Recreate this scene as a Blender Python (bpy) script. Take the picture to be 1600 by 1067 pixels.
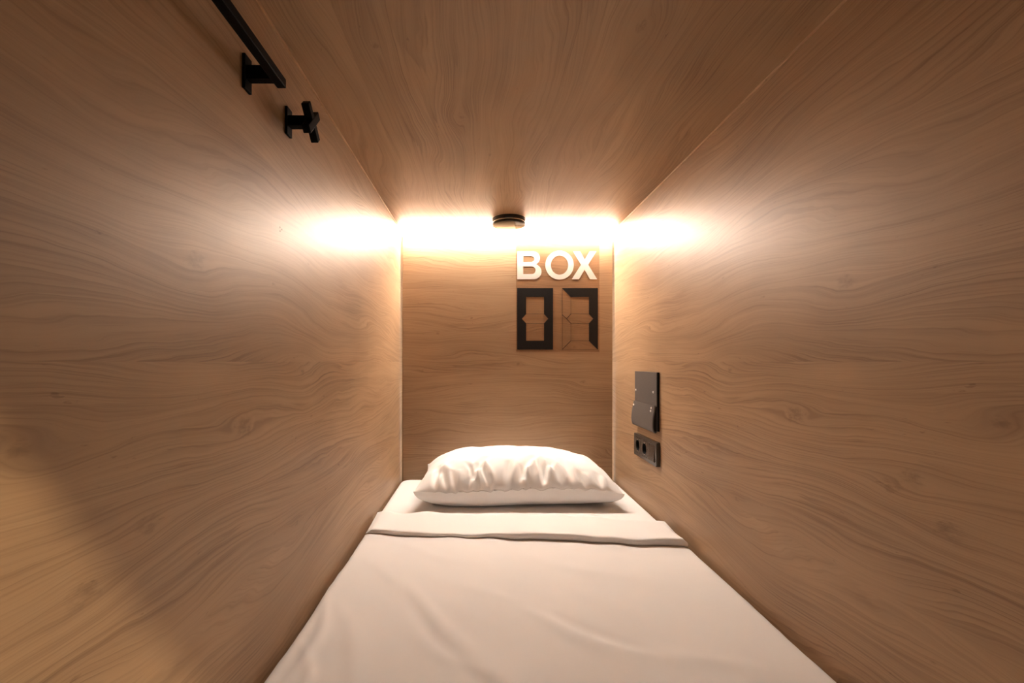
import bpy, bmesh, math, random
from mathutils import Vector, Matrix, noise

scene = bpy.context.scene
for o in list(bpy.data.objects):
    bpy.data.objects.remove(o, do_unlink=True)
COL = scene.collection

# ------------------------------------------------------------------ camera
CZ = 0.645                     # eye height above the bed platform
F = 711.0                      # focal length in pixels of a 1600 px wide frame (16 mm lens)
VX, VY = 754.0, 565.0          # vanishing point of the depth direction
D = 2.04                       # distance to the back panel
cam_d = bpy.data.cameras.new('camera')
cam = bpy.data.objects.new('camera', cam_d)
COL.objects.link(cam)
cam.location = (0, 0, CZ)
cam.rotation_euler = (math.pi / 2, 0, 0)
cam_d.sensor_width = 36.0
cam_d.lens = 36.0 * F / 1600.0
cam_d.shift_x = (800.0 - VX) / 1600.0
cam_d.shift_y = (VY - 533.5) / 1600.0
cam_d.clip_start = 0.01
scene.camera = cam

# ------------------------------------------------------------------ world, corridor lamp, exposure
world = bpy.data.worlds.new('world')
scene.world = world
world.use_nodes = True
bg = world.node_tree.nodes['Background']
bg.inputs[0].default_value = (1.0, 0.86, 0.70, 1)
bg.inputs[1].default_value = 0.003

la = bpy.data.lights.new('corridor_ceiling_lamp', 'AREA')
la.shape = 'DISK'
la.size = 0.05
la.energy = 8.0
la.color = (1.0, 0.80, 0.50)
lo = bpy.data.objects.new('corridor_ceiling_lamp', la)
COL.objects.link(lo)
lo.location = (0.9, -0.62, CZ + 1.41)
lo.rotation_euler = (Vector((-0.37, 0.35, CZ - 0.2)) - Vector(lo.location)).to_track_quat('-Z', 'Y').to_euler()

LED_STRENGTH = 30.0
LED_COLOR = (1.0, 0.90, 0.79)

vs = scene.view_settings
vs.view_transform = 'Standard'
vs.look = 'None'
vs.gamma = 1.0
vs.use_curve_mapping = False
vs.exposure = 2.33

# ------------------------------------------------------------------ room numbers (metres)
XL, XR = -0.3675, 0.591        # side walls
ZC = CZ + 0.590                # ceiling
ZM = CZ - 0.525                # mattress top
Y0 = -0.08                     # front opening of the box
YB = 2.10                      # wall behind the back panel


def px(x, y, d=D):
    """point at distance d seen at pixel (x, y)"""
    return Vector(((x - VX) / F * d, d, CZ + (VY - y) / F * d))


# ------------------------------------------------------------------ node helper
class S:
    """a shader socket with arithmetic"""
    nt = None

    def __init__(self, s):
        self.s = s

    @staticmethod
    def m(op, *a):
        n = S.nt.nodes.new('ShaderNodeMath')
        n.operation = op
        for i, v in enumerate(a):
            if isinstance(v, S):
                S.nt.links.new(v.s, n.inputs[i])
            else:
                n.inputs[i].default_value = v
        return S(n.outputs[0])

    def __add__(self, o): return S.m('ADD', self, o)
    def __radd__(self, o): return S.m('ADD', o, self)
    def __sub__(self, o): return S.m('SUBTRACT', self, o)
    def __rsub__(self, o): return S.m('SUBTRACT', o, self)
    def __mul__(self, o): return S.m('MULTIPLY', self, o)
    def __rmul__(self, o): return S.m('MULTIPLY', o, self)


def fac(node, v):
    if isinstance(v, S):
        S.nt.links.new(v.s, node)
    else:
        node.default_value = v


def vec(x, y, z):
    n = S.nt.nodes.new('ShaderNodeCombineXYZ')
    for i, v in enumerate((x, y, z)):
        fac(n.inputs[i], v)
    return n.outputs[0]


def nz(x, y, z, detail=2.0, rough=0.5, dist=0.0):
    n = S.nt.nodes.new('ShaderNodeTexNoise')
    n.inputs['Scale'].default_value = 1.0
    n.inputs['Detail'].default_value = detail
    n.inputs['Roughness'].default_value = rough
    n.inputs['Distortion'].default_value = dist
    S.nt.links.new(vec(x, y, z), n.inputs['Vector'])
    return S(n.outputs[0])


def mapr(v, a, b, c, d):
    n = S.nt.nodes.new('ShaderNodeMapRange')
    n.interpolation_type = 'SMOOTHSTEP'
    fac(n.inputs[0], v)
    for i, k in enumerate((a, b, c, d)):
        n.inputs[i + 1].default_value = k
    return S(n.outputs[0])


def mixc(f, a, b):
    n = S.nt.nodes.new('ShaderNodeMix')
    n.data_type = 'RGBA'
    fac(n.inputs[0], f)
    for i, k in ((6, a), (7, b)):
        if isinstance(k, tuple):
            n.inputs[i].default_value = (*k, 1)
        else:
            S.nt.links.new(k, n.inputs[i])
    return n.outputs[2]


def new_mat(name):
    m = bpy.data.materials.new(name)
    m.use_nodes = True
    S.nt = m.node_tree
    return m, m.node_tree.nodes['Principled BSDF']


def plain(name, col, rough=0.5, metal=0.0, bump=None, spec=0.5, var=0.0):
    m, p = new_mat(name)
    p.inputs['Roughness'].default_value = rough
    p.inputs['Metallic'].default_value = metal
    p.inputs['Specular IOR Level'].default_value = spec
    tc = S.nt.nodes.new('ShaderNodeTexCoord')
    sep = S.nt.nodes.new('ShaderNodeSeparateXYZ')
    S.nt.links.new(tc.outputs['Object'], sep.inputs[0])
    x, y, z = (S(sep.outputs[i]) for i in range(3))
    k = bump[0] if bump else 60.0
    n = nz(x * k, y * k, z * k, 4, 0.6)
    c2 = tuple(c * (1 - var) for c in col)
    S.nt.links.new(mixc(n, c2, col), p.inputs['Base Color'])
    if bump:
        b = S.nt.nodes.new('ShaderNodeBump')
        b.inputs['Strength'].default_value = bump[1]
        b.inputs['Distance'].default_value = bump[2]
        S.nt.links.new(n.s, b.inputs['Height'])
        S.nt.links.new(b.outputs[0], p.inputs['Normal'])
    return m


def wood(name, grain, across, knots, seed=0.0, uoff=0.0, seams=(0.0, 0.34), tone=1.0):
    """pale oak decor board; grain / across are world axes (0, 1, 2)"""
    m, p = new_mat(name)
    tc = S.nt.nodes.new('ShaderNodeTexCoord')
    sep = S.nt.nodes.new('ShaderNodeSeparateXYZ')
    S.nt.links.new(tc.outputs['Object'], sep.inputs[0])
    u = S(sep.outputs[grain]) + (-uoff)
    v = S(sep.outputs[across])
    if across == 2:
        v = v - CZ
    plank = S.m('FLOOR', (v - seams[0]) * (1.0 / seams[1]))
    w = plank * 3.71 + seed
    # wandering grain direction; strong enough to close into flame figures
    n1 = nz(u * 1.7, v * 5.5, w, 1.0, 0.4) - 0.5
    n2 = nz(u * 5.0, v * 15.0, w + 5.0, 2.0, 0.5) - 0.5
    n3 = nz(u * 22.0, v * 60.0, w + 9.0, 1.0, 0.5) - 0.5
    q = v + n1 * 0.17 + n2 * 0.018 + n3 * 0.004
    dark = None
    for (ku, kv, su, sv, size) in knots:
        du = u - ku
        dv = v - kv
        e = du * du * (1.0 / su ** 2) + dv * dv * (1.0 / sv ** 2)
        g = S.m('EXPONENT', e * -1.0)
        q = q - dv * g * 0.8
        if size > 0:
            r2 = du * du * (1.0 / (size * 1.6) ** 2) + dv * dv * (1.0 / size ** 2)
            r2 = r2 + (nz(u * 70.0, v * 150.0, w, 3.0, 0.6) - 0.5) * 5.0
            k = mapr(r2, -1.2, 1.6, 1.0, 0.0)
            dark = k if dark is None else S.m('MAXIMUM', dark, k)
    bands = nz(u * 0.45, q * 60.0, w + 2.0, 3.0, 0.55)
    lines = nz(u * 1.2, q * 210.0, w + 4.0, 2.0, 0.6)
    saw = S.m('FRACT', q * 88.0 + nz(u * 1.0, q * 26.0, w + 13.0, 2.0) * 7.0 + (lines - 0.5) * 0.7)
    ring = S.m('POWER', saw, 2.6) * mapr(saw, 0.90, 1.0, 1.0, 0.0)
    fine = nz(u * 7.0, q * 520.0, w + 7.0, 2.0, 0.6)
    cloud = nz(u * 2.2, v * 6.0, w + 11.0, 2.0, 0.5)
    pores = mapr(nz(u * 45.0, v * 900.0, 1.0, 1.0), 0.62, 0.78, 0.0, 1.0)
    lmask = mapr(nz(u * 2.0, v * 5.0, w + 21.0, 1.0), 0.40, 0.64, 0.12, 1.0)
    f = (mapr(bands, 0.40, 0.72, 0.0, 0.16) + ring * lmask * 0.52
         + mapr(lines, 0.50, 0.70, 0.0, 0.22)
         + mapr(fine, 0.45, 0.75, 0.0, 0.20)
         + mapr(cloud, 0.35, 0.7, 0.0, 0.28)
         + pores * 0.10
         + mapr(nz(u * 26.0, v * 85.0, w + 31.0, 3.0, 0.6), 0.685, 0.76, 0.0, 0.40))
    lo_ = tuple(c * tone for c in (0.405, 0.260, 0.150))
    hi_ = tuple(c * tone for c in (0.180, 0.099, 0.052))
    c = mixc(f, lo_, hi_)
    if dark is not None:
        c = mixc(dark * 0.5, c, (0.11, 0.055, 0.025))
    S.nt.links.new(c, p.inputs['Base Color'])
    S.nt.links.new((fine * 0.06 + 0.43).s, p.inputs['Roughness'])
    p.inputs['IOR'].default_value = 1.5
    b = S.nt.nodes.new('ShaderNodeBump')
    b.inputs['Strength'].default_value = 0.12
    b.inputs['Distance'].default_value = 0.0004
    S.nt.links.new((lines * 0.6 + fine * 0.4).s, b.inputs['Height'])
    S.nt.links.new(b.outputs[0], p.inputs['Normal'])
    return m


KN = [(0.70, -0.10, 0.16, 0.055, 0.016), (0.50, -0.18, 0.07, 0.03, 0.010), (0.42, -0.215, 0.05, 0.025, 0.012),
      (0.93, -0.02, 0.10, 0.04, 0.006), (0.36, -0.07, 0.08, 0.03, 0.007), (1.22, -0.26, 0.14, 0.04, 0.0),
      (0.58, 0.13, 0.10, 0.05, 0.012), (1.45, 0.12, 0.12, 0.04, 0.007), (0.9, -0.32, 0.10, 0.035, 0.006)]
W_LEFT = wood('oak_left', 1, 2, KN, 1.3)
W_RIGHT = wood('oak_right', 1, 2, [k for k in KN] + [(0.47, -0.16, 0.08, 0.03, 0.011)], 1.3, 0.158)
W_BACK = wood('oak_back', 0, 2,
              [(-0.20, 0.125, 0.06, 0.02, 0.006), (-0.05, 0.195, 0.05, 0.02, 0.005), (0.28, 0.06, 0.06, 0.02, 0.008),
               (0.41, 0.065, 0.05, 0.02, 0.006), (0.45, -0.09, 0.07, 0.03, 0.008), (-0.27, -0.04, 0.06, 0.02, 0.006),
               (0.16, -0.01, 0.05, 0.02, 0.005)], 6.2, 0.0, (0.135, 0.19))
W_CEIL = wood('oak_ceiling', 1, 0,
              [(0.85, -0.20, 0.08, 0.03, 0.006), (1.30, 0.02, 0.08, 0.03, 0.006), (0.80, 0.28, 0.07, 0.03, 0.009),
               (1.10, -0.05, 0.06, 0.03, 0.005), (1.75, 0.30, 0.08, 0.03, 0.004)], 14.7, 0.0, (0.17, 0.42))
W_EDGE = wood('oak_edge', 1, 2, [], 22.0, tone=1.45)
W_FLOOR = wood('oak_platform', 1, 0, [], 31.0)

BLACK = plain('black_metal', (0.002, 0.002, 0.0022), 0.5, 0.0, (300, 0.05, 0.0003), spec=0.06)
GLOSSB = plain('glossy_black_plastic', (0.012, 0.011, 0.011), 0.10)
FACEB = plain('black_plastic_tan_reflection', (0.050, 0.038, 0.028), 0.14, spec=0.35)  # the lit panel's tan reflection is put into this black face's colour
SOCKB = plain('dark_brown_plastic', (0.045, 0.036, 0.030), 0.25)
SHADE = plain('painted_shade_black', (0.003, 0.003, 0.003), 0.9)  # near-black that paints shade on the pouch sides and in the socket wells
STEEL = plain('steel', (0.75, 0.72, 0.68), 0.25, 1.0)
NICKEL = plain('pale_nickel', (0.80, 0.77, 0.73), 0.45)
LEATHER = plain('dark_leather', (0.135, 0.120, 0.110), 0.45, 0.0, (260, 0.7, 0.0016), var=0.6)
VBLACK = plain('black_vinyl', (0.009, 0.007, 0.0065), 0.5, spec=0.25)
VWHITE = plain('white_vinyl', (0.55, 0.49, 0.44), 0.5)
VLINE = plain('thin_vinyl_line', (0.035, 0.018, 0.010), 0.5)
DARKHOLE = plain('screw_hole', (0.05, 0.025, 0.012), 0.8)
ALU = plain('aluminium_profile', (0.72, 0.72, 0.70), 0.35, 1.0)


def cloth(name, col):
    m, p = new_mat(name)
    p.inputs['Roughness'].default_value = 0.85
    p.inputs['Specular IOR Level'].default_value = 0.25
    p.inputs['Sheen Weight'].default_value = 0.08
    tc = S.nt.nodes.new('ShaderNodeTexCoord')
    sep = S.nt.nodes.new('ShaderNodeSeparateXYZ')
    S.nt.links.new(tc.outputs['Object'], sep.inputs[0])
    x, y, z = (S(sep.outputs[i]) for i in range(3))
    n = nz(x * 900, y * 900, z * 900, 1)
    n2 = nz(x * 9, y * 9, z * 9, 3)
    S.nt.links.new(mixc(n2, tuple(c * 0.975 for c in col), col), p.inputs['Base Color'])
    b = S.nt.nodes.new('ShaderNodeBump')
    b.inputs['Strength'].default_value = 0.10
    b.inputs['Distance'].default_value = 0.0005
    S.nt.links.new(n.s, b.inputs['Height'])
    S.nt.links.new(b.outputs[0], p.inputs['Normal'])
    return m


COTTON = cloth('white_cotton', (0.84, 0.825, 0.82))
PCASE = cloth('white_pillowcase', (0.90, 0.885, 0.875))

mt, p = new_mat('led_diffuser')
p.inputs['Base Color'].default_value = (0.9, 0.88, 0.84, 1)
p.inputs['Emission Color'].default_value = (*LED_COLOR, 1)
p.inputs['Emission Strength'].default_value = LED_STRENGTH
LED = mt

# clear vinyl carrier film of the wall lettering
mt = bpy.data.materials.new('clear_film')
mt.use_nodes = True
nt = mt.node_tree
nt.nodes.clear()
out = nt.nodes.new('ShaderNodeOutputMaterial')
tr = nt.nodes.new('ShaderNodeBsdfTransparent')
tr.inputs[0].default_value = (0.94, 0.91, 0.88, 1)
gl = nt.nodes.new('ShaderNodeBsdfGlossy')
gl.inputs['Roughness'].default_value = 0.35
mx = nt.nodes.new('ShaderNodeMixShader')
mx.inputs[0].default_value = 0.02
nt.links.new(tr.outputs[0], mx.inputs[1])
nt.links.new(gl.outputs[0], mx.inputs[2])
nt.links.new(mx.outputs[0], out.inputs[0])
FILM = mt


# ------------------------------------------------------------------ mesh helpers
def link(name, me, mat, parent=None, smooth=False, loc=None):
    o = bpy.data.objects.new(name, me)
    COL.objects.link(o)
    if mat is not None:
        me.materials.clear()
        me.materials.append(mat)
    if smooth:
        for f in me.polygons:
            f.use_smooth = True
    if parent is not None:
        o.parent = parent
        o.matrix_parent_inverse = Matrix.Translation(-parent.location)
    if loc is not None:
        o.location = loc
    return o


def box_bm(bm, lo, hi, bev=0.0, seg=2):
    r = bmesh.ops.create_cube(bm, size=1.0)
    vs_ = r['verts']
    for v in vs_:
        v.co = Vector([lo[i] + (v.co[i] + 0.5) * (hi[i] - lo[i]) for i in range(3)])
    if bev > 0:
        es = list({e for v in vs_ for e in v.link_edges})
        bmesh.ops.bevel(bm, geom=es, offset=bev, segments=seg, affect='EDGES', profile=0.5)


def bm_obj(name, bm, mat, parent=None, smooth=False):
    bmesh.ops.recalc_face_normals(bm, faces=bm.faces)
    me = bpy.data.meshes.new(name)
    bm.to_mesh(me)
    bm.free()
    return link(name, me, mat, parent, smooth)


def box(name, lo, hi, mat, parent=None, bev=0.0, seg=2):
    bm = bmesh.new()
    box_bm(bm, lo, hi, bev, seg)
    return bm_obj(name, bm, mat, parent)


def lathe(name, prof, mat, parent, mtx, n=64, smooth=True):
    """profile of (radius, height) turned round local Z, placed with mtx"""
    vs_, fs = [], []
    for (r, z) in prof:
        for k in range(n):
            a = 2 * math.pi * k / n
            vs_.append(mtx @ Vector((r * math.cos(a), r * math.sin(a), z)))
    for i in range(len(prof) - 1):
        for k in range(n):
            k2 = (k + 1) % n
            fs.append((i * n + k, i * n + k2, (i + 1) * n + k2, (i + 1) * n + k))
    if prof[0][0] > 1e-6:
        fs.append(tuple(range(n))[::-1])
    if prof[-1][0] > 1e-6:
        fs.append(tuple((len(prof) - 1) * n + k for k in range(n)))
    bm = bmesh.new()
    me = bpy.data.meshes.new(name)
    me.from_pydata([tuple(v) for v in vs_], [], fs)
    bm.from_mesh(me)
    bmesh.ops.remove_doubles(bm, verts=bm.verts, dist=1e-6)
    bmesh.ops.recalc_face_normals(bm, faces=bm.faces)
    bm.to_mesh(me)
    bm.free()
    o = link(name, me, mat, parent)
    if smooth:
        for f in me.polygons:
            f.use_smooth = True
        me.set_sharp_from_angle(angle=math.radians(35))
    return o


def flat(name, loops, depth, mat, parent, mtx, bev=0.0):
    """closed 2-D loops (holes allowed), extruded from z=0 to z=depth in local space"""
    cu = bpy.data.curves.new(name, 'CURVE')
    cu.dimensions = '2D'
    cu.fill_mode = 'BOTH'
    cu.extrude = depth / 2 - bev
    cu.bevel_depth = bev
    cu.bevel_resolution = 2
    cu.offset = -bev
    for lp in loops:
        sp = cu.splines.new('POLY')
        sp.points.add(len(lp) - 1)
        for i, (x, y) in enumerate(lp):
            sp.points[i].co = (x, y, 0, 1)
        sp.use_cyclic_u = True
    tmp = bpy.data.objects.new('tmp', cu)
    COL.objects.link(tmp)
    bpy.context.view_layer.update()
    me = bpy.data.meshes.new_from_object(tmp.evaluated_get(bpy.context.evaluated_depsgraph_get()))
    bpy.data.objects.remove(tmp, do_unlink=True)
    me.transform(mtx @ Matrix.Translation((0, 0, depth / 2)))
    me.name = name
    return link(name, me, mat, parent)


def empty(name, loc, label, cat, group=None):
    o = bpy.data.objects.new(name, None)
    o.empty_display_size = 0.05
    COL.objects.link(o)
    o.location = loc
    tag(o, label, cat, group)
    return o


def tag(o, label, cat, group=None):
    o['label'] = label
    o['category'] = cat
    if group:
        o['group'] = group


def struct(o, label=None):
    o['kind'] = 'structure'
    if label:
        o['label'] = label
    return o


# ------------------------------------------------------------------ the box
T = 0.022
struct(box('floor', (XL - T, Y0, -0.03), (XR + T, YB + T, 0.0), W_FLOOR), 'oak board platform under the mattress')
struct(box('wall_left', (XL - T, Y0, 0.0), (XL, YB, ZC), W_LEFT), 'pale oak side wall carrying the black rail and peg')
struct(box('wall_right', (XR, Y0, 0.0), (XR + T, YB, ZC), W_RIGHT), 'pale oak side wall carrying the pouch and sockets')
struct(box('ceiling', (XL - T, Y0, ZC), (XR + T, YB, ZC + T), W_CEIL), 'pale oak ceiling board with round black alarm')
struct(box('wall_rear', (XL - T, YB, 0.0), (XR + T, YB + T, ZC), W_BACK), 'oak board behind the headboard panel')
GAP = 0.0095
struct(box('wall_back', (XL + GAP, D, 0.0), (XR - GAP, D + 0.018, ZC - 0.0205), W_BACK),
       'oak headboard panel with a lit gap along its edges')
# thin edge banding where the side boards meet the ceiling
struct(box('trim_1', (XL, Y0, ZC - 0.005), (XL + 0.003, D - 0.042, ZC - 0.0002), W_EDGE, bev=0.0006), 'pale edge strip along the ceiling above the rail')
struct(box('trim_2', (XR - 0.003, Y0, ZC - 0.005), (XR, D - 0.042, ZC - 0.0002), W_EDGE, bev=0.0006), 'pale edge strip along the ceiling above the sockets')

# ------------------------------------------------------------------ LED strip in the gap between panel and ceiling
led = empty('led_strip', (0.5 * (XL + XR), D, ZC - 0.006), 'glowing LED strip along the top of the headboard panel', 'light strip')
bm = bmesh.new()
prof = [(D - 0.002 - 0.036 * math.cos(a), ZC - 0.0140 - 0.0026 * math.sin(a)) for a in [-math.pi / 2 + math.pi * k / 10 for k in range(11)]]
prof += [(D + 0.028, ZC - 0.0166), (D + 0.028, ZC - 0.0114)]
va = [bm.verts.new((XL + 0.0008, y, z)) for y, z in prof]
vb = [bm.verts.new((XR - 0.0008, y, z)) for y, z in prof]
bm.faces.new(va)
bm.faces.new(vb[::-1])
for i in range(len(prof)):
    j = (i + 1) % len(prof)
    bm.faces.new((va[i], vb[i], vb[j], va[j]))
bm_obj('diffuser', bm, LED, led)
box('mounting_rail', (XL + 0.001, D + 0.0285, ZC - 0.020), (XR - 0.001, D + 0.034, ZC - 0.0003), ALU, led)

# weaker strips behind the upright edges of the panel, facing the side walls
mt, p = new_mat('led_diffuser_side')
p.inputs['Base Color'].default_value = (0.9, 0.88, 0.84, 1)
p.inputs['Emission Color'].default_value = (*LED_COLOR, 1)
p.inputs['Emission Strength'].default_value = 0.9
LED2 = mt
for sx, lab in ((XL + GAP + 0.004, 'faint upright LED strip hidden behind the headboard edge on the rail side'),
                (XR - GAP - 0.004, 'faint upright LED strip hidden behind the headboard edge on the socket side')):
    e = empty('led_strip', (sx, D + 0.03, CZ + 0.25), lab, 'light strip', 'upright strips behind the headboard')
    box('diffuser', (sx - 0.003, D + 0.0185, ZM - 0.02), (sx + 0.003, D + 0.028, ZC - 0.024), LED2, e, 0.001)
    box('mounting_rail', (sx - 0.004, D + 0.0285, ZM - 0.02), (sx + 0.004, D + 0.033, ZC - 0.02), ALU, e)

# ------------------------------------------------------------------ bed
XM0, XM1 = XL + 0.006, XR - 0.006


def sstep(a, b, x):
    t = max(0.0, min(1.0, (x - a) / (b - a)))
    return t * t * (3 - 2 * t)


# mattress in its fitted sheet: rounded block with softly uneven top
def rounded_block(name, x0, x1, y0, y1, z0, z1, r, mat, nx, ny, wob=0.0015, rc=0.045):
    """top grid wrapped down over rounded edges, plus sides to z0"""
    def rim(t, n):              # parameter 0..1 -> position with edge clustering
        return 0.5 - 0.5 * math.cos(math.pi * t)
    vs_, fs = [], []
    for j in range(ny + 1):
        for i in range(nx + 1):
            s = rim(i / nx, nx)
            t = rim(j / ny, ny)
            x = x0 + (x1 - x0) * s
            y = y0 + (y1 - y0) * t
            # rounded plan corners
            cx = min(max(x, x0 + rc), x1 - rc)
            cy = min(max(y, y0 + rc), y1 - rc)
            dx, dy = x - cx, y - cy
            m_ = max(abs(dx), abs(dy))
            l = math.hypot(dx, dy)
            if l > 1e-9:
                k = m_ / l
                x, y = cx + dx * k, cy + dy * k
            e = min(rc - math.hypot(x - cx, y - cy), 1e9) if l > 1e-9 else rc
            e = max(0.0, min(e, min(rc, e)))
            z = z1
            if e < r:
                z = z1 - r + math.sqrt(max(0.0, r * r - (r - e) ** 2))
            z += wob * noise.noise(Vector((x * 7, y * 7, 3.1))) * min(1, e / r)
            vs_.append((x, y, z))
    for j in range(ny):
        for i in range(nx):
            a = j * (nx + 1) + i
            fs.append((a, a + 1, a + nx + 2, a + nx + 1))
    # skirt
    loop = [i for i in range(nx + 1)] + [j * (nx + 1) + nx for j in range(1, ny + 1)] \
        + [ny * (nx + 1) + i for i in range(nx - 1, -1, -1)] + [j * (nx + 1) for j in range(ny - 1, 0, -1)]
    base = len(vs_)
    for a in loop:
        vs_.append((vs_[a][0], vs_[a][1], z0))
    n = len(loop)
    for k in range(n):
        k2 = (k + 1) % n
        fs.append((loop[k], base + k, base + k2, loop[k2]))
    fs.append(tuple(base + k for k in range(n))[::-1])
    me = bpy.data.meshes.new(name)
    me.from_pydata(vs_, [], fs)
    bm = bmesh.new()
    bm.from_mesh(me)
    bmesh.ops.recalc_face_normals(bm, faces=bm.faces)
    bm.to_mesh(me)
    bm.free()
    o = link(name, me, mat, None, True)
    me.set_sharp_from_angle(angle=math.radians(60))
    return o


mat_o = rounded_block('mattress', XM0, XM1, Y0 + 0.02, D - 0.004, 0.0, ZM, 0.018, COTTON, 60, 120)
tag(mat_o, 'white fitted sheet covering the mattress that fills the box floor', 'mattress')

# top sheet: lies over the mattress, edges running down at the walls
rnd = random.Random(4)


def line_wrinkle(x, y, ax, ay, bx, by, w, amp):
    """soft ridge along the segment a-b"""
    dx, dy = bx - ax, by - ay
    L2 = dx * dx + dy * dy
    t = ((x - ax) * dx + (y - ay) * dy) / L2
    if t < -0.2 or t > 1.2:
        return 0.0
    px_, py_ = ax + dx * t, ay + dy * t
    # bend a little
    dd = ((x - px_) * dy - (y - py_) * dx) / math.sqrt(L2)
    dd += 0.012 * math.sin(t * 5 + ax * 20)
    env = max(0.0, math.sin(math.pi * (t + 0.2) / 1.4))
    return amp * math.exp(-(dd / w) ** 2) * env


WR = [(-0.28, 1.16, 0.02, 0.78, 0.022, 0.004), (-0.22, 1.10, 0.02, 0.70, 0.016, -0.003),
      (-0.02, 1.05, 0.22, 0.83, 0.020, 0.003), (0.05, 0.98, 0.34, 0.80, 0.016, -0.0025),
      (-0.30, 0.95, -0.16, 0.66, 0.020, 0.004), (-0.335, 0.98, -0.30, 0.70, 0.012, 0.005),
      (0.12, 1.20, 0.45, 1.05, 0.025, 0.0022), (0.18, 0.86, 0.50, 0.74, 0.020, 0.003),
      (-0.25, 1.30, -0.05, 1.18, 0.02, 0.002), (-0.10, 0.85, 0.10, 0.66, 0.018, 0.003),
      (-0.32, 0.82, -0.26, 0.62, 0.010, 0.004)]


def fold_front(x):
    """y of the turned-down hem at x"""
    s = (x - XM0) / (XM1 - XM0)
    return 1.368 - 0.100 * s - 0.004 * math.sin(s * 9)


def fold_rear(x):
    s = (x - XM0) / (XM1 - XM0)
    return 1.528 - 0.030 * s - 0.060 * sstep(0.62, 1.0, s) + 0.002 * math.sin(s * 40)


def sheet_z(x, y):
    z = ZM + 0.0065
    z += 0.0030 * noise.noise(Vector((x * 5, y * 4, 0.7)))
    z += 0.0012 * noise.noise(Vector((x * 14 + y * 8, y * 9, 1.7)))
    for w in WR:
        z += line_wrinkle(x, y, *w)
    # small ripples pushed up against the hem
    dy = fold_front(x) - y
    if -0.05 < dy < 0.12:
        z += 0.0035 * math.exp(-((dy - 0.012) / 0.03) ** 2) * (0.5 + 0.5 * math.sin(x * 38 + 1.2 * math.sin(x * 17)))
    return max(z, ZM + 0.003)


nx, ny = 180, 260
vs_, fs = [], []
ya = Y0 + 0.03
for j in range(ny + 1):
    t = j / ny
    for i in range(nx + 1):
        s = i / nx
        # arc over the edges: s -> x and drop
        e = 0.03
        xx = XM0 + 0.0005 + (XM1 - XM0 - 0.001) * s
        yb = fold_rear(xx) - 0.004
        y = ya + (yb - ya) * t
        edge = min(xx - XM0, XM1 - xx)
        wig = 0.0035 * noise.noise(Vector((s * 2, y * 9, 8.3))) + 0.002 * noise.noise(Vector((s * 2, y * 30, 4.3)))
        drop = 0.0
        r = 0.020
        if edge < r:
            drop = r - math.sqrt(max(0, r * r - (r - edge) ** 2))
        z = sheet_z(xx, y) - drop
        side = 1 if s > 0.5 else -1
        k = math.exp(-edge / 0.012)
        vs_.append((xx + side * (wig - 0.002) * k, y, z))
for j in range(ny):
    for i in range(nx):
        a = j * (nx + 1) + i
        fs.append((a, a + 1, a + nx + 2, a + nx + 1))
me = bpy.data.meshes.new('top_sheet')
me.from_pydata(vs_, [], fs)
sheet = bpy.data.objects.new('top_sheet', None)
COL.objects.link(sheet)
sheet.location = (0.11, 0.75, ZM)
tag(sheet, 'white cotton top sheet spread over the mattress with its head end turned down', 'bed sheet')
so = link('cover', me, COTTON, sheet, True)
md = so.modifiers.new('thickness', 'SOLIDIFY')
md.thickness = 0.002
md.offset = -1

# turned-down band: a flat doubled layer with a rolled hem, thicker towards the socket side
nx, nc = 170, 40
vs_, fs = [], []
for i in range(nx + 1):
    s = i / nx
    x = XM0 + 0.010 + (XM1 - XM0 - 0.022) * s
    yf, yr = fold_front(x), fold_rear(x)
    yf += 0.002 * math.sin(s * 21) + 0.0012 * math.sin(s * 47 + 1)
    th = 0.013 + 0.012 * sstep(0.0, 0.9, s) + 0.0035 * math.sin(s * 13 + 0.5)
    endk = sstep(0.0, 0.02, s) * (0.35 + 0.65 * sstep(0.0, 0.015, 1 - s))
    th = max(0.003, th * (0.25 + 0.75 * endk))
    rear_h = 0.016 + 0.0045 * math.sin(s * 33 + 2 * math.sin(s * 9)) + 0.0015 * noise.noise(Vector((s * 18, 0, 2)))
    ym = 0.5 * (yf + yr)
    half = 0.5 * (yr - yf)
    for k in range(nc):
        a = 2 * math.pi * k / nc
        ca, sa = math.cos(a), math.sin(a)
        # superellipse cross-section, ca=-1 is the hem towards the camera
        yy = ym + half * math.copysign(abs(ca) ** 0.18, ca)
        f = (yy - yf) / (yr - yf)
        h = th * (1 - f) + rear_h * f
        h *= 1 - 0.25 * math.sin(math.pi * f)
        zb = min(sheet_z(x, yy), ZM + 0.012) - 0.001
        zz = zb + h * (0.5 + 0.5 * math.copysign(abs(sa) ** 0.5, sa))
        zz += 0.0012 * noise.noise(Vector((x * 11, yy * 16, 5.5))) * (1 if sa > 0 else 0)
        vs_.append((x, yy, zz))
for i in range(nx):
    for k in range(nc):
        k2 = (k + 1) % nc
        fs.append((i * nc + k, i * nc + k2, (i + 1) * nc + k2, (i + 1) * nc + k))
fs.append(tuple(range(nc)))
fs.append(tuple(nx * nc + k for k in range(nc))[::-1])
me = bpy.data.meshes.new('turned_down_fold')
me.from_pydata(vs_, [], fs)
bm = bmesh.new()
bm.from_mesh(me)
bmesh.ops.recalc_face_normals(bm, faces=bm.faces)
bm.to_mesh(me)
bm.free()
link('turned_down_fold', me, COTTON, sheet, True)
me.set_sharp_from_angle(angle=math.radians(70))

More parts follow.
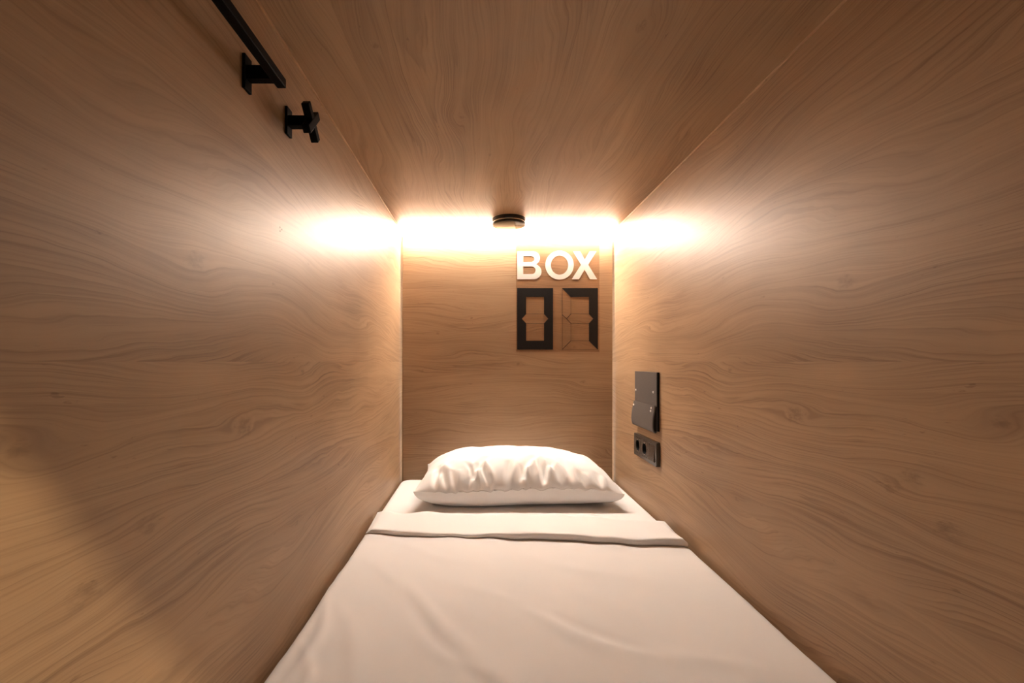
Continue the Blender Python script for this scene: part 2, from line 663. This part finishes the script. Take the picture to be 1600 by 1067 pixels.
# ------------------------------------------------------------------ pillow
PX, PY = 0.128, 1.815
PA, PB = 0.371, 0.215
ZS = CZ - 0.4545               # seam height
pil = bpy.data.objects.new('pillow', None)
COL.objects.link(pil)
pil.location = (PX, PY, ZM)
tag(pil, 'plump white pillow with a creased front edge at the head of the bed', 'pillow')
rnd = random.Random(11)
PW = []
for k in range(15):
    sx = -0.80 + 1.58 * k / 14 + rnd.uniform(-0.04, 0.04)
    PW.append((sx * PA, rnd.uniform(-1.0, 1.0) * 0.10, rnd.uniform(0.05, 0.13), rnd.uniform(0.006, 0.012), rnd.uniform(0.009, 0.019)))


def pillow_pt(s, t, top):
    # s across, t depth (-1 is the side towards the foot of the bed)
    x = PA * s * (1 - 0.045 * (1 - t * t))
    y = PB * t * (1 - 0.05 * (1 - s * s))
    f = ((1 - abs(s) ** 3.6) ** 0.60) * ((1 - abs(t) ** 2.6) ** 0.58)
    lop = 1 + 0.09 * math.sin(s * 2.2 + 2.6) - 0.05 * (1 - s * s) * sstep(-0.2, 0.8, s)
    zseam = 0.006 * math.sin(s * 3.0 + 0.4) - 0.010 * sstep(0.75, 1.0, s) * sstep(0.5, 1.0, -t)
    if not top:
        z = zseam - 0.086 * f ** 0.5
        z += 0.003 * noise.noise(Vector((x * 10, y * 10, 7))) * f
        return x, y, max(z, ZM + 0.0012 - ZS)
    z = zseam + 0.106 * f * lop
    # gathered creases rising from the front seam
    yf = y + PB
    for (cx, slant, ln, w, amp) in PW:
        if yf < ln * 1.3:
            c = cx + slant * yf / 0.1 * 0.6
            dd = (x - c) / (w * (1 + yf * 5))
            env = math.sin(math.pi * min(1.0, max(0.0, (yf + 0.004) / ln))) ** 0.8 if yf < ln else 0.0
            z -= amp * math.exp(-dd * dd) * env
            z += 0.55 * amp * math.exp(-(dd - 1.7) ** 2) * env
    n = noise.noise(Vector((x * 9, y * 9, 1.3)))
    z += 0.006 * n * f
    z += 0.003 * noise.noise(Vector((x * 26, y * 17, 9.3))) * f
    # side creases at the ends
    for sg in (-1, 1):
        ee = (1 - sg * s)
        if ee < 0.35:
            z += 0.004 * math.sin(t * 14 + sg) * math.exp(-((ee - 0.12) / 0.1) ** 2) * (1 - t * t)
    return x, y, z


nx, ny = 200, 130
def grid(top):
    vs_, fs = [], []
    for j in range(ny + 1):
        for i in range(nx + 1):
            s = math.sin(math.pi / 2 * (2 * i / nx - 1))
            t = math.sin(math.pi / 2 * (2 * j / ny - 1))
            x, y, z = pillow_pt(s, t, top)
            vs_.append((PX + x, PY + y, ZS + z))
    for j in range(ny):
        for i in range(nx):
            a = j * (nx + 1) + i
            q = (a, a + 1, a + nx + 2, a + nx + 1)
            fs.append(q if top else q[::-1])
    return vs_, fs
v1, f1 = grid(True)
v2, f2 = grid(False)
n1 = len(v1)
me = bpy.data.meshes.new('pillowcase')
me.from_pydata(v1 + v2, [], f1 + [tuple(a + n1 for a in q) for q in f2])
bm = bmesh.new()
bm.from_mesh(me)
bmesh.ops.remove_doubles(bm, verts=bm.verts, dist=2e-5)
bmesh.ops.recalc_face_normals(bm, faces=bm.faces)
bm.to_mesh(me)
bm.free()
link('pillowcase', me, PCASE, pil, True)
# seam cord round the edge
pts = []
N = 60
for k in range(N): pts.append(pillow_pt(-1 + 2 * k / N, -1, True))
for k in range(N): pts.append(pillow_pt(1, -1 + 2 * k / N, True))
for k in range(N): pts.append(pillow_pt(1 - 2 * k / N, 1, True))
for k in range(N): pts.append(pillow_pt(-1, 1 - 2 * k / N, True))
cu = bpy.data.curves.new('seam', 'CURVE')
cu.dimensions = '3D'
cu.bevel_depth = 0.0016
cu.bevel_resolution = 1
sp = cu.splines.new('POLY')
sp.points.add(len(pts) - 1)
for i, (x, y, z) in enumerate(pts):
    sp.points[i].co = (PX + x, PY + y, ZS + z, 1)
sp.use_cyclic_u = True
tmp = bpy.data.objects.new('tmp', cu)
COL.objects.link(tmp)
bpy.context.view_layer.update()
me = bpy.data.meshes.new_from_object(tmp.evaluated_get(bpy.context.evaluated_depsgraph_get()))
bpy.data.objects.remove(tmp, do_unlink=True)
link('seam', me, PCASE, pil, True)

# ------------------------------------------------------------------ smoke detector
c = Vector(((795 - VX) / F * 1.883, 1.883, ZC))
det = empty('smoke_detector', c, 'round black smoke alarm on the ceiling beside the glowing strip', 'smoke alarm')
flip = Matrix.Translation(c) @ Matrix.Rotation(math.pi, 4, 'X')
lathe('base', [(0.0, 0.0003), (0.0690, 0.0003), (0.0690, 0.0125), (0.0675, 0.0145), (0.0, 0.0145)], GLOSSB, det, flip)
lathe('trim_ring', [(0.0665, 0.0146), (0.0672, 0.0152), (0.0672, 0.0180), (0.0660, 0.0185)], STEEL, det, flip)
lathe('cover', [(0.0, 0.0186), (0.0678, 0.0186), (0.0690, 0.0196), (0.0690, 0.0262), (0.0682, 0.0272), (0.0668, 0.0276)], GLOSSB, det, flip)
lathe('face', [(0.0668, 0.0274), (0.0664, 0.0282), (0.0640, 0.0288), (0.0, 0.0292)], FACEB, det, flip)

# ------------------------------------------------------------------ wall lettering
dec = empty('wall_decal', px(871, 470), 'white word BOX over black segmented number 07 on the headboard panel', 'wall decal')
K = D / F
PL = Matrix(((1, 0, 0, 0), (0, 0, -1, 0), (0, 1, 0, 0), (0, 0, 0, 1)))   # local xy -> world xz, local z -> -y


def wl(pts, ox=0.0, oy=0.0):
    return [((ox + x - VX) * K, CZ + (VY - oy - y) * K) for x, y in pts]


def at(front):
    return Matrix.Translation((0, D - front, 0)) @ PL


flat('film', [wl([(806.3, 372), (936.5, 372), (936.5, 549.5), (806.3, 549.5)])], 0.0004, FILM, dec, at(0.0001))


def arc(cx, cy, rx, ry, a0, a1, n=14):
    return [(cx + rx * math.cos(math.radians(a0 + (a1 - a0) * i / n)), cy + ry * math.sin(math.radians(a0 + (a1 - a0) * i / n)))
            for i in range(n + 1)]


B_out = [(808.2, 392.8)] + arc(832.5, 403.3, 11.3, 10.5, -90, 62) + arc(833.5, 424.4, 12.6, 11.9, -66, 90) + [(808.2, 436.3)]
B_h1 = [(817.4, 400.0)] + arc(829.6, 404.6, 5.2, 4.6, -90, 90) + [(817.4, 409.2)]
B_h2 = [(817.4, 416.3)] + arc(831.0, 422.3, 5.8, 6.0, -90, 90) + [(817.4, 428.3)]
flat('letter_b', [wl(B_out), wl(B_h1), wl(B_h2)], 0.0005, VWHITE, dec, at(0.0006))
flat('letter_o', [wl(arc(874.2, 414.2, 22.2, 22.6, 0, 351, 39)), wl(arc(874.2, 414.2, 13.6, 15.0, 0, 351, 39))], 0.0005, VWHITE, dec, at(0.0006))
X_p = [(895.3, 392.8), (906.3, 392.8), (913.6, 405.6), (921.2, 392.8), (931.8, 392.8), (919.0, 413.6), (933.0, 436.3),
       (921.8, 436.3), (913.2, 421.6), (904.6, 436.3), (893.4, 436.3), (907.6, 413.6)]
flat('letter_x', [wl(X_p)], 0.0005, VWHITE, dec, at(0.0006))

SEG = {
    'top': [(0, 0), (56, 0), (42, 14), (14, 14)],
    'ul': [(0, 0), (14, 14), (14, 40.2), (7, 48), (0, 48)],
    'll': [(0, 48), (7, 48), (14, 55.6), (14, 82.2), (0, 96.2)],
    'ur': [(56, 0), (56, 48), (49, 48), (42, 40.2), (42, 14)],
    'lr': [(56, 48), (56, 96.2), (42, 82.2), (42, 55.6), (49, 48)],
    'bottom': [(0, 96.2), (14, 82.2), (42, 82.2), (56, 96.2)],
    'mid': [(7, 48), (14, 40.2), (42, 40.2), (49, 48), (42, 55.6), (14, 55.6)],
    'ul7': [(0, 0), (14, 14), (14, 40.2), (7, 48), (0, 41.4)],
    'll7': [(0, 41.4), (7, 48), (14, 55.6), (14, 82.2), (0, 96.2)],
}


def inset(poly, w):
    n = len(poly)
    area = sum(poly[i][0] * poly[(i + 1) % n][1] - poly[(i + 1) % n][0] * poly[i][1] for i in range(n))
    sg = 1 if area > 0 else -1
    res = []
    for i in range(n):
        p0, p1, p2 = Vector(poly[i - 1]), Vector(poly[i]), Vector(poly[(i + 1) % n])
        d1 = (p1 - p0).normalized()
        d2 = (p2 - p1).normalized()
        n1_ = Vector((-d1.y, d1.x)) * sg
        n2_ = Vector((-d2.y, d2.x)) * sg
        b = (n1_ + n2_)
        b = b * (w / max(0.2, 1 + n1_.dot(n2_)))
        res.append(tuple(p1 + b))
    return res


def digit(ox, oy, filled, hollow):
    for k in filled:
        flat('digit_segment', [wl(SEG[k], ox, oy)], 0.0005, VBLACK, dec, at(0.0006))
    for k in hollow:
        flat('segment_outline', [wl(SEG[k], ox, oy), wl(inset(SEG[k], 0.42), ox, oy)], 0.0004, VLINE, dec, at(0.00055))


digit(808.0, 450.0, ('top', 'ul', 'll', 'ur', 'lr', 'bottom'), ('mid',))
digit(878.2, 450.0, ('top', 'ur', 'lr'), ('ul7', 'll7', 'mid', 'bottom'))

# ------------------------------------------------------------------ black rail and peg on the left wall
BX0, BX1 = -0.3255, -0.3113
rail = empty('hanging_rail', (XL, 0.50, CZ + 0.445), 'long square black metal hanging rail under the ceiling', 'rail')
box('bar', (BX0, 0.22, CZ + 0.4330), (BX1, 0.722, CZ + 0.4472), BLACK, rail, 0.0012)
for yc in (0.705, 0.26):
    box('wall_plate', (XL, yc - 0.0105, CZ + 0.419), (XL + 0.005, yc + 0.0105, CZ + 0.472), BLACK, rail, 0.0008)
    box('bracket_arm', (XL + 0.0045, yc - 0.007, CZ + 0.4345), (BX0 + 0.004, yc + 0.007, CZ + 0.4555), BLACK, rail, 0.0008)

peg = empty('coat_peg', (XL, 0.857, CZ + 0.450), 'black metal coat peg ending in a tilted cross, beyond the rail end', 'coat hook')
yc, zc = 0.856, CZ + 0.4500
box('wall_plate', (XL, yc - 0.011, zc - 0.0255), (XL + 0.005, yc + 0.011, zc + 0.0255), BLACK, peg, 0.0008)
box('peg_stem', (XL + 0.0045, yc - 0.008, zc - 0.0095), (-0.329, yc + 0.008, zc + 0.0095), BLACK, peg, 0.0008)
for ang, x0, x1, ln in ((-46, -0.330, -0.316, 0.0345), (44, -0.3295, -0.3155, 0.0345)):
    bm = bmesh.new()
    box_bm(bm, (x0, -0.0075, -ln), (x1, 0.0075, ln), 0.0012)
    # ang is the lean of the bar from vertical, towards the head end at its foot
    bmesh.ops.transform(bm, matrix=Matrix.Translation((0, yc, zc)) @ Matrix.Rotation(math.radians(-ang), 4, 'X'), verts=bm.verts)
    bm_obj('cross_bar', bm, BLACK, peg)

# three little screw holes left in the left wall
for k, (x, y) in enumerate(((437.5, 355.0), (440.5, 358.5), (437.8, 361.0))):
    d_ = F * -XL / (VX - x)
    z_ = CZ + (VY - y) / F * d_
    o = lathe('screw_hole', [(0.0, 0.0003), (0.0012, 0.0003), (0.0016, 0.0001), (0.0016, 0.0)], DARKHOLE, None,
              Matrix.Translation((XL, d_, z_)) @ Matrix.Rotation(math.pi / 2, 4, 'Y'), 12, False)
    tag(o, 'tiny dark screw hole in the bare side wall below the coat peg', 'screw hole', 'screw holes below the coat peg')

# ------------------------------------------------------------------ leather pouch on the right wall
RW = Matrix(((0, 0, -1, 0), (1, 0, 0, 0), (0, 1, 0, 0), (0, 0, 0, 1)))   # local x -> y, local y -> z, local z -> -x


def onright(y, z, off=0.0):
    return Matrix.Translation((XR - off, y, z)) @ RW


PY0, PY1 = 1.519, 1.738
PZ1, PZ0 = CZ - 0.036, CZ - 0.238
pouch = empty('wall_pouch', (XR, 1.63, CZ - 0.137), 'dark leather wall pouch with riveted pocket above the sockets', 'pouch')


def strip(name, prof, y0, y1, th, mat, parent, n=24, wav=0.0):
    """sheet following a profile of (offset from wall, z), spanning y0..y1"""
    # smooth the profile
    for _ in range(3):
        q = [prof[0]]
        for a, b in zip(prof[:-1], prof[1:]):
            q += [(0.75 * a[0] + 0.25 * b[0], 0.75 * a[1] + 0.25 * b[1]), (0.25 * a[0] + 0.75 * b[0], 0.25 * a[1] + 0.75 * b[1])]
        prof = q + [prof[-1]]
    vs_, fs = [], []
    m_ = len(prof)
    for i in range(n + 1):
        s = i / n
        y = y0 + (y1 - y0) * s
        for k, (o_, z) in enumerate(prof):
            t = k / (m_ - 1)
            oo = o_ + wav * math.sin(s * 5.0 + 0.8) * sstep(0.5, 1.0, t)
            vs_.append((XR - oo, y, z - wav * 1.2 * sstep(0.3, 0.9, t) * math.sin(s * math.pi)))
    for i in range(n):
        for k in range(m_ - 1):
            a = i * m_ + k
            fs.append((a, a + 1, a + m_ + 1, a + m_))
    me = bpy.data.meshes.new(name)
    me.from_pydata(vs_, [], fs)
    o = link(name, me, mat, parent, True)
    md = o.modifiers.new('thickness', 'SOLIDIFY')
    md.thickness = th
    md.offset = 0
    return o


box('shaded_core', (XR - 0.0075, PY0, PZ0 + 0.004), (XR - 0.0003, PY1, PZ1), SHADE, pouch, 0.001)  # pouch thickness, coloured black for the shade on its near side
box('front_panel', (XR - 0.0100, PY0 + 0.0006, PZ0 + 0.004), (XR - 0.0076, PY1 - 0.0006, PZ1), LEATHER, pouch, 0.0008)
strip('pocket', [(0.0095, PZ0 + 0.004), (0.013, PZ0 - 0.001), (0.019, PZ0 + 0.003), (0.0225, PZ0 + 0.018), (0.0205, PZ0 + 0.048),
                 (0.0150, CZ - 0.160), (0.0135, CZ - 0.148)], PY0, PY1, 0.0028, LEATHER, pouch, wav=0.0012)
# dark sheets at the pocket sides, painting the shade of the void inside
for y in (PY0 + 0.0012, PY1 - 0.0012):
    g = [(0.009, CZ - 0.150), (0.013, CZ - 0.152), (0.0185, PZ0 + 0.048), (0.0205, PZ0 + 0.018), (0.017, PZ0 + 0.004), (0.0095, PZ0 + 0.005)]
    bm = bmesh.new()
    a = [bm.verts.new((XR - o_, y - 0.001, z)) for o_, z in g]
    b = [bm.verts.new((XR - o_, y + 0.001, z)) for o_, z in g]
    bm.faces.new(a)
    bm.faces.new(b[::-1])
    for i in range(len(g)):
        j = (i + 1) % len(g)
        bm.faces.new((a[i], a[j], b[j], b[i]))
    bm_obj('pocket_side_shade', bm, SHADE, pouch)
RIV = [(0.0, 0.0001), (0.0042, 0.0001), (0.0040, 0.0012), (0.0026, 0.0024), (0.0, 0.0028)]
for (y, z, off) in ((1.548, CZ - 0.104, 0.010), (1.722, CZ - 0.107, 0.010), (1.549, CZ - 0.158, 0.0163), (1.549, CZ - 0.168, 0.0183),
                    (1.727, CZ - 0.163, 0.0170)):
    lathe('rivet', RIV[::-1], NICKEL, pouch, onright(y, z, off), 14)

# ------------------------------------------------------------------ double socket and switch
SY0, SY1 = 1.513, 1.738
SZ0, SZ1 = CZ - 0.3515, CZ - 0.2695
sk = empty('socket_panel', (XR, 1.6255, CZ - 0.31), 'black wall plate with two round power sockets and a rocker switch', 'power socket')


def rrect(cx, cy, hx, hy, r, n=5):
    res = []
    for (sx, sy, a0) in ((1, 1, 0), (-1, 1, 90), (-1, -1, 180), (1, -1, 270)):
        res += arc(cx + sx * (hx - r), cy + sy * (hy - r), r, r, a0, a0 + 90, n)
    return res


cy_, cz_ = 0.5 * (SY0 + SY1), 0.5 * (SZ0 + SZ1)
cent = [1.6965, 1.6255, 1.5545]
flat('frame', [rrect(cy_, cz_, 0.1125, 0.041, 0.006)] + [rrect(y, cz_, 0.0278, 0.0278, 0.002, 3) for y in cent], 0.0128, SOCKB, sk,
     Matrix.Translation((XR - 0.0002, 0, 0)) @ RW, 0.0012)
for y in cent[:2]:
    ins = flat('socket', [rrect(y, cz_, 0.0274, 0.0274, 0.002, 3), arc(y, cz_, 0.0205, 0.0205, 0, 351, 39)], 0.0030, SOCKB, sk,
               Matrix.Translation((XR - 0.0104, 0, 0)) @ RW, 0.0004)
    lathe('well', [(0.0, 0.0012), (0.0200, 0.0012), (0.0204, 0.0016), (0.0204, 0.0122), (0.0212, 0.0122), (0.0212, 0.0008), (0.0, 0.0008)],
          SHADE, ins, onright(y, cz_), 40)  # shade of the recess put into the cup's colour
    for sg in (-1, 1):
        box('earth_clip', (XR - 0.0142, y - 0.0028, cz_ + sg * 0.0202 - 0.0016), (XR - 0.0030, y + 0.0028, cz_ + sg * 0.0202 + 0.0016), STEEL, ins, 0.0004)
        lathe('contact_hole', [(0.0, 0.0016), (0.0024, 0.0016), (0.0026, 0.0013)], SOCKB, ins, onright(y + sg * 0.0095, cz_), 12)
# rocker, pressed in on its upper half
bm = bmesh.new()
y = cent[2]
pts = [(0.0008, 0.0270), (0.0112, 0.0270), (0.0142, 0.0), (0.0170, -0.0270), (0.0008, -0.0270)]
a = [bm.verts.new((XR - o_, y - 0.0258, cz_ + z)) for o_, z in pts]
b = [bm.verts.new((XR - o_, y + 0.0270, cz_ + z)) for o_, z in pts]
bm.faces.new(a)
bm.faces.new(b[::-1])
for i in range(5):
    j = (i + 1) % 5
    bm.faces.new((a[i], a[j], b[j], b[i]))
bm_obj('rocker', bm, SOCKB, sk)
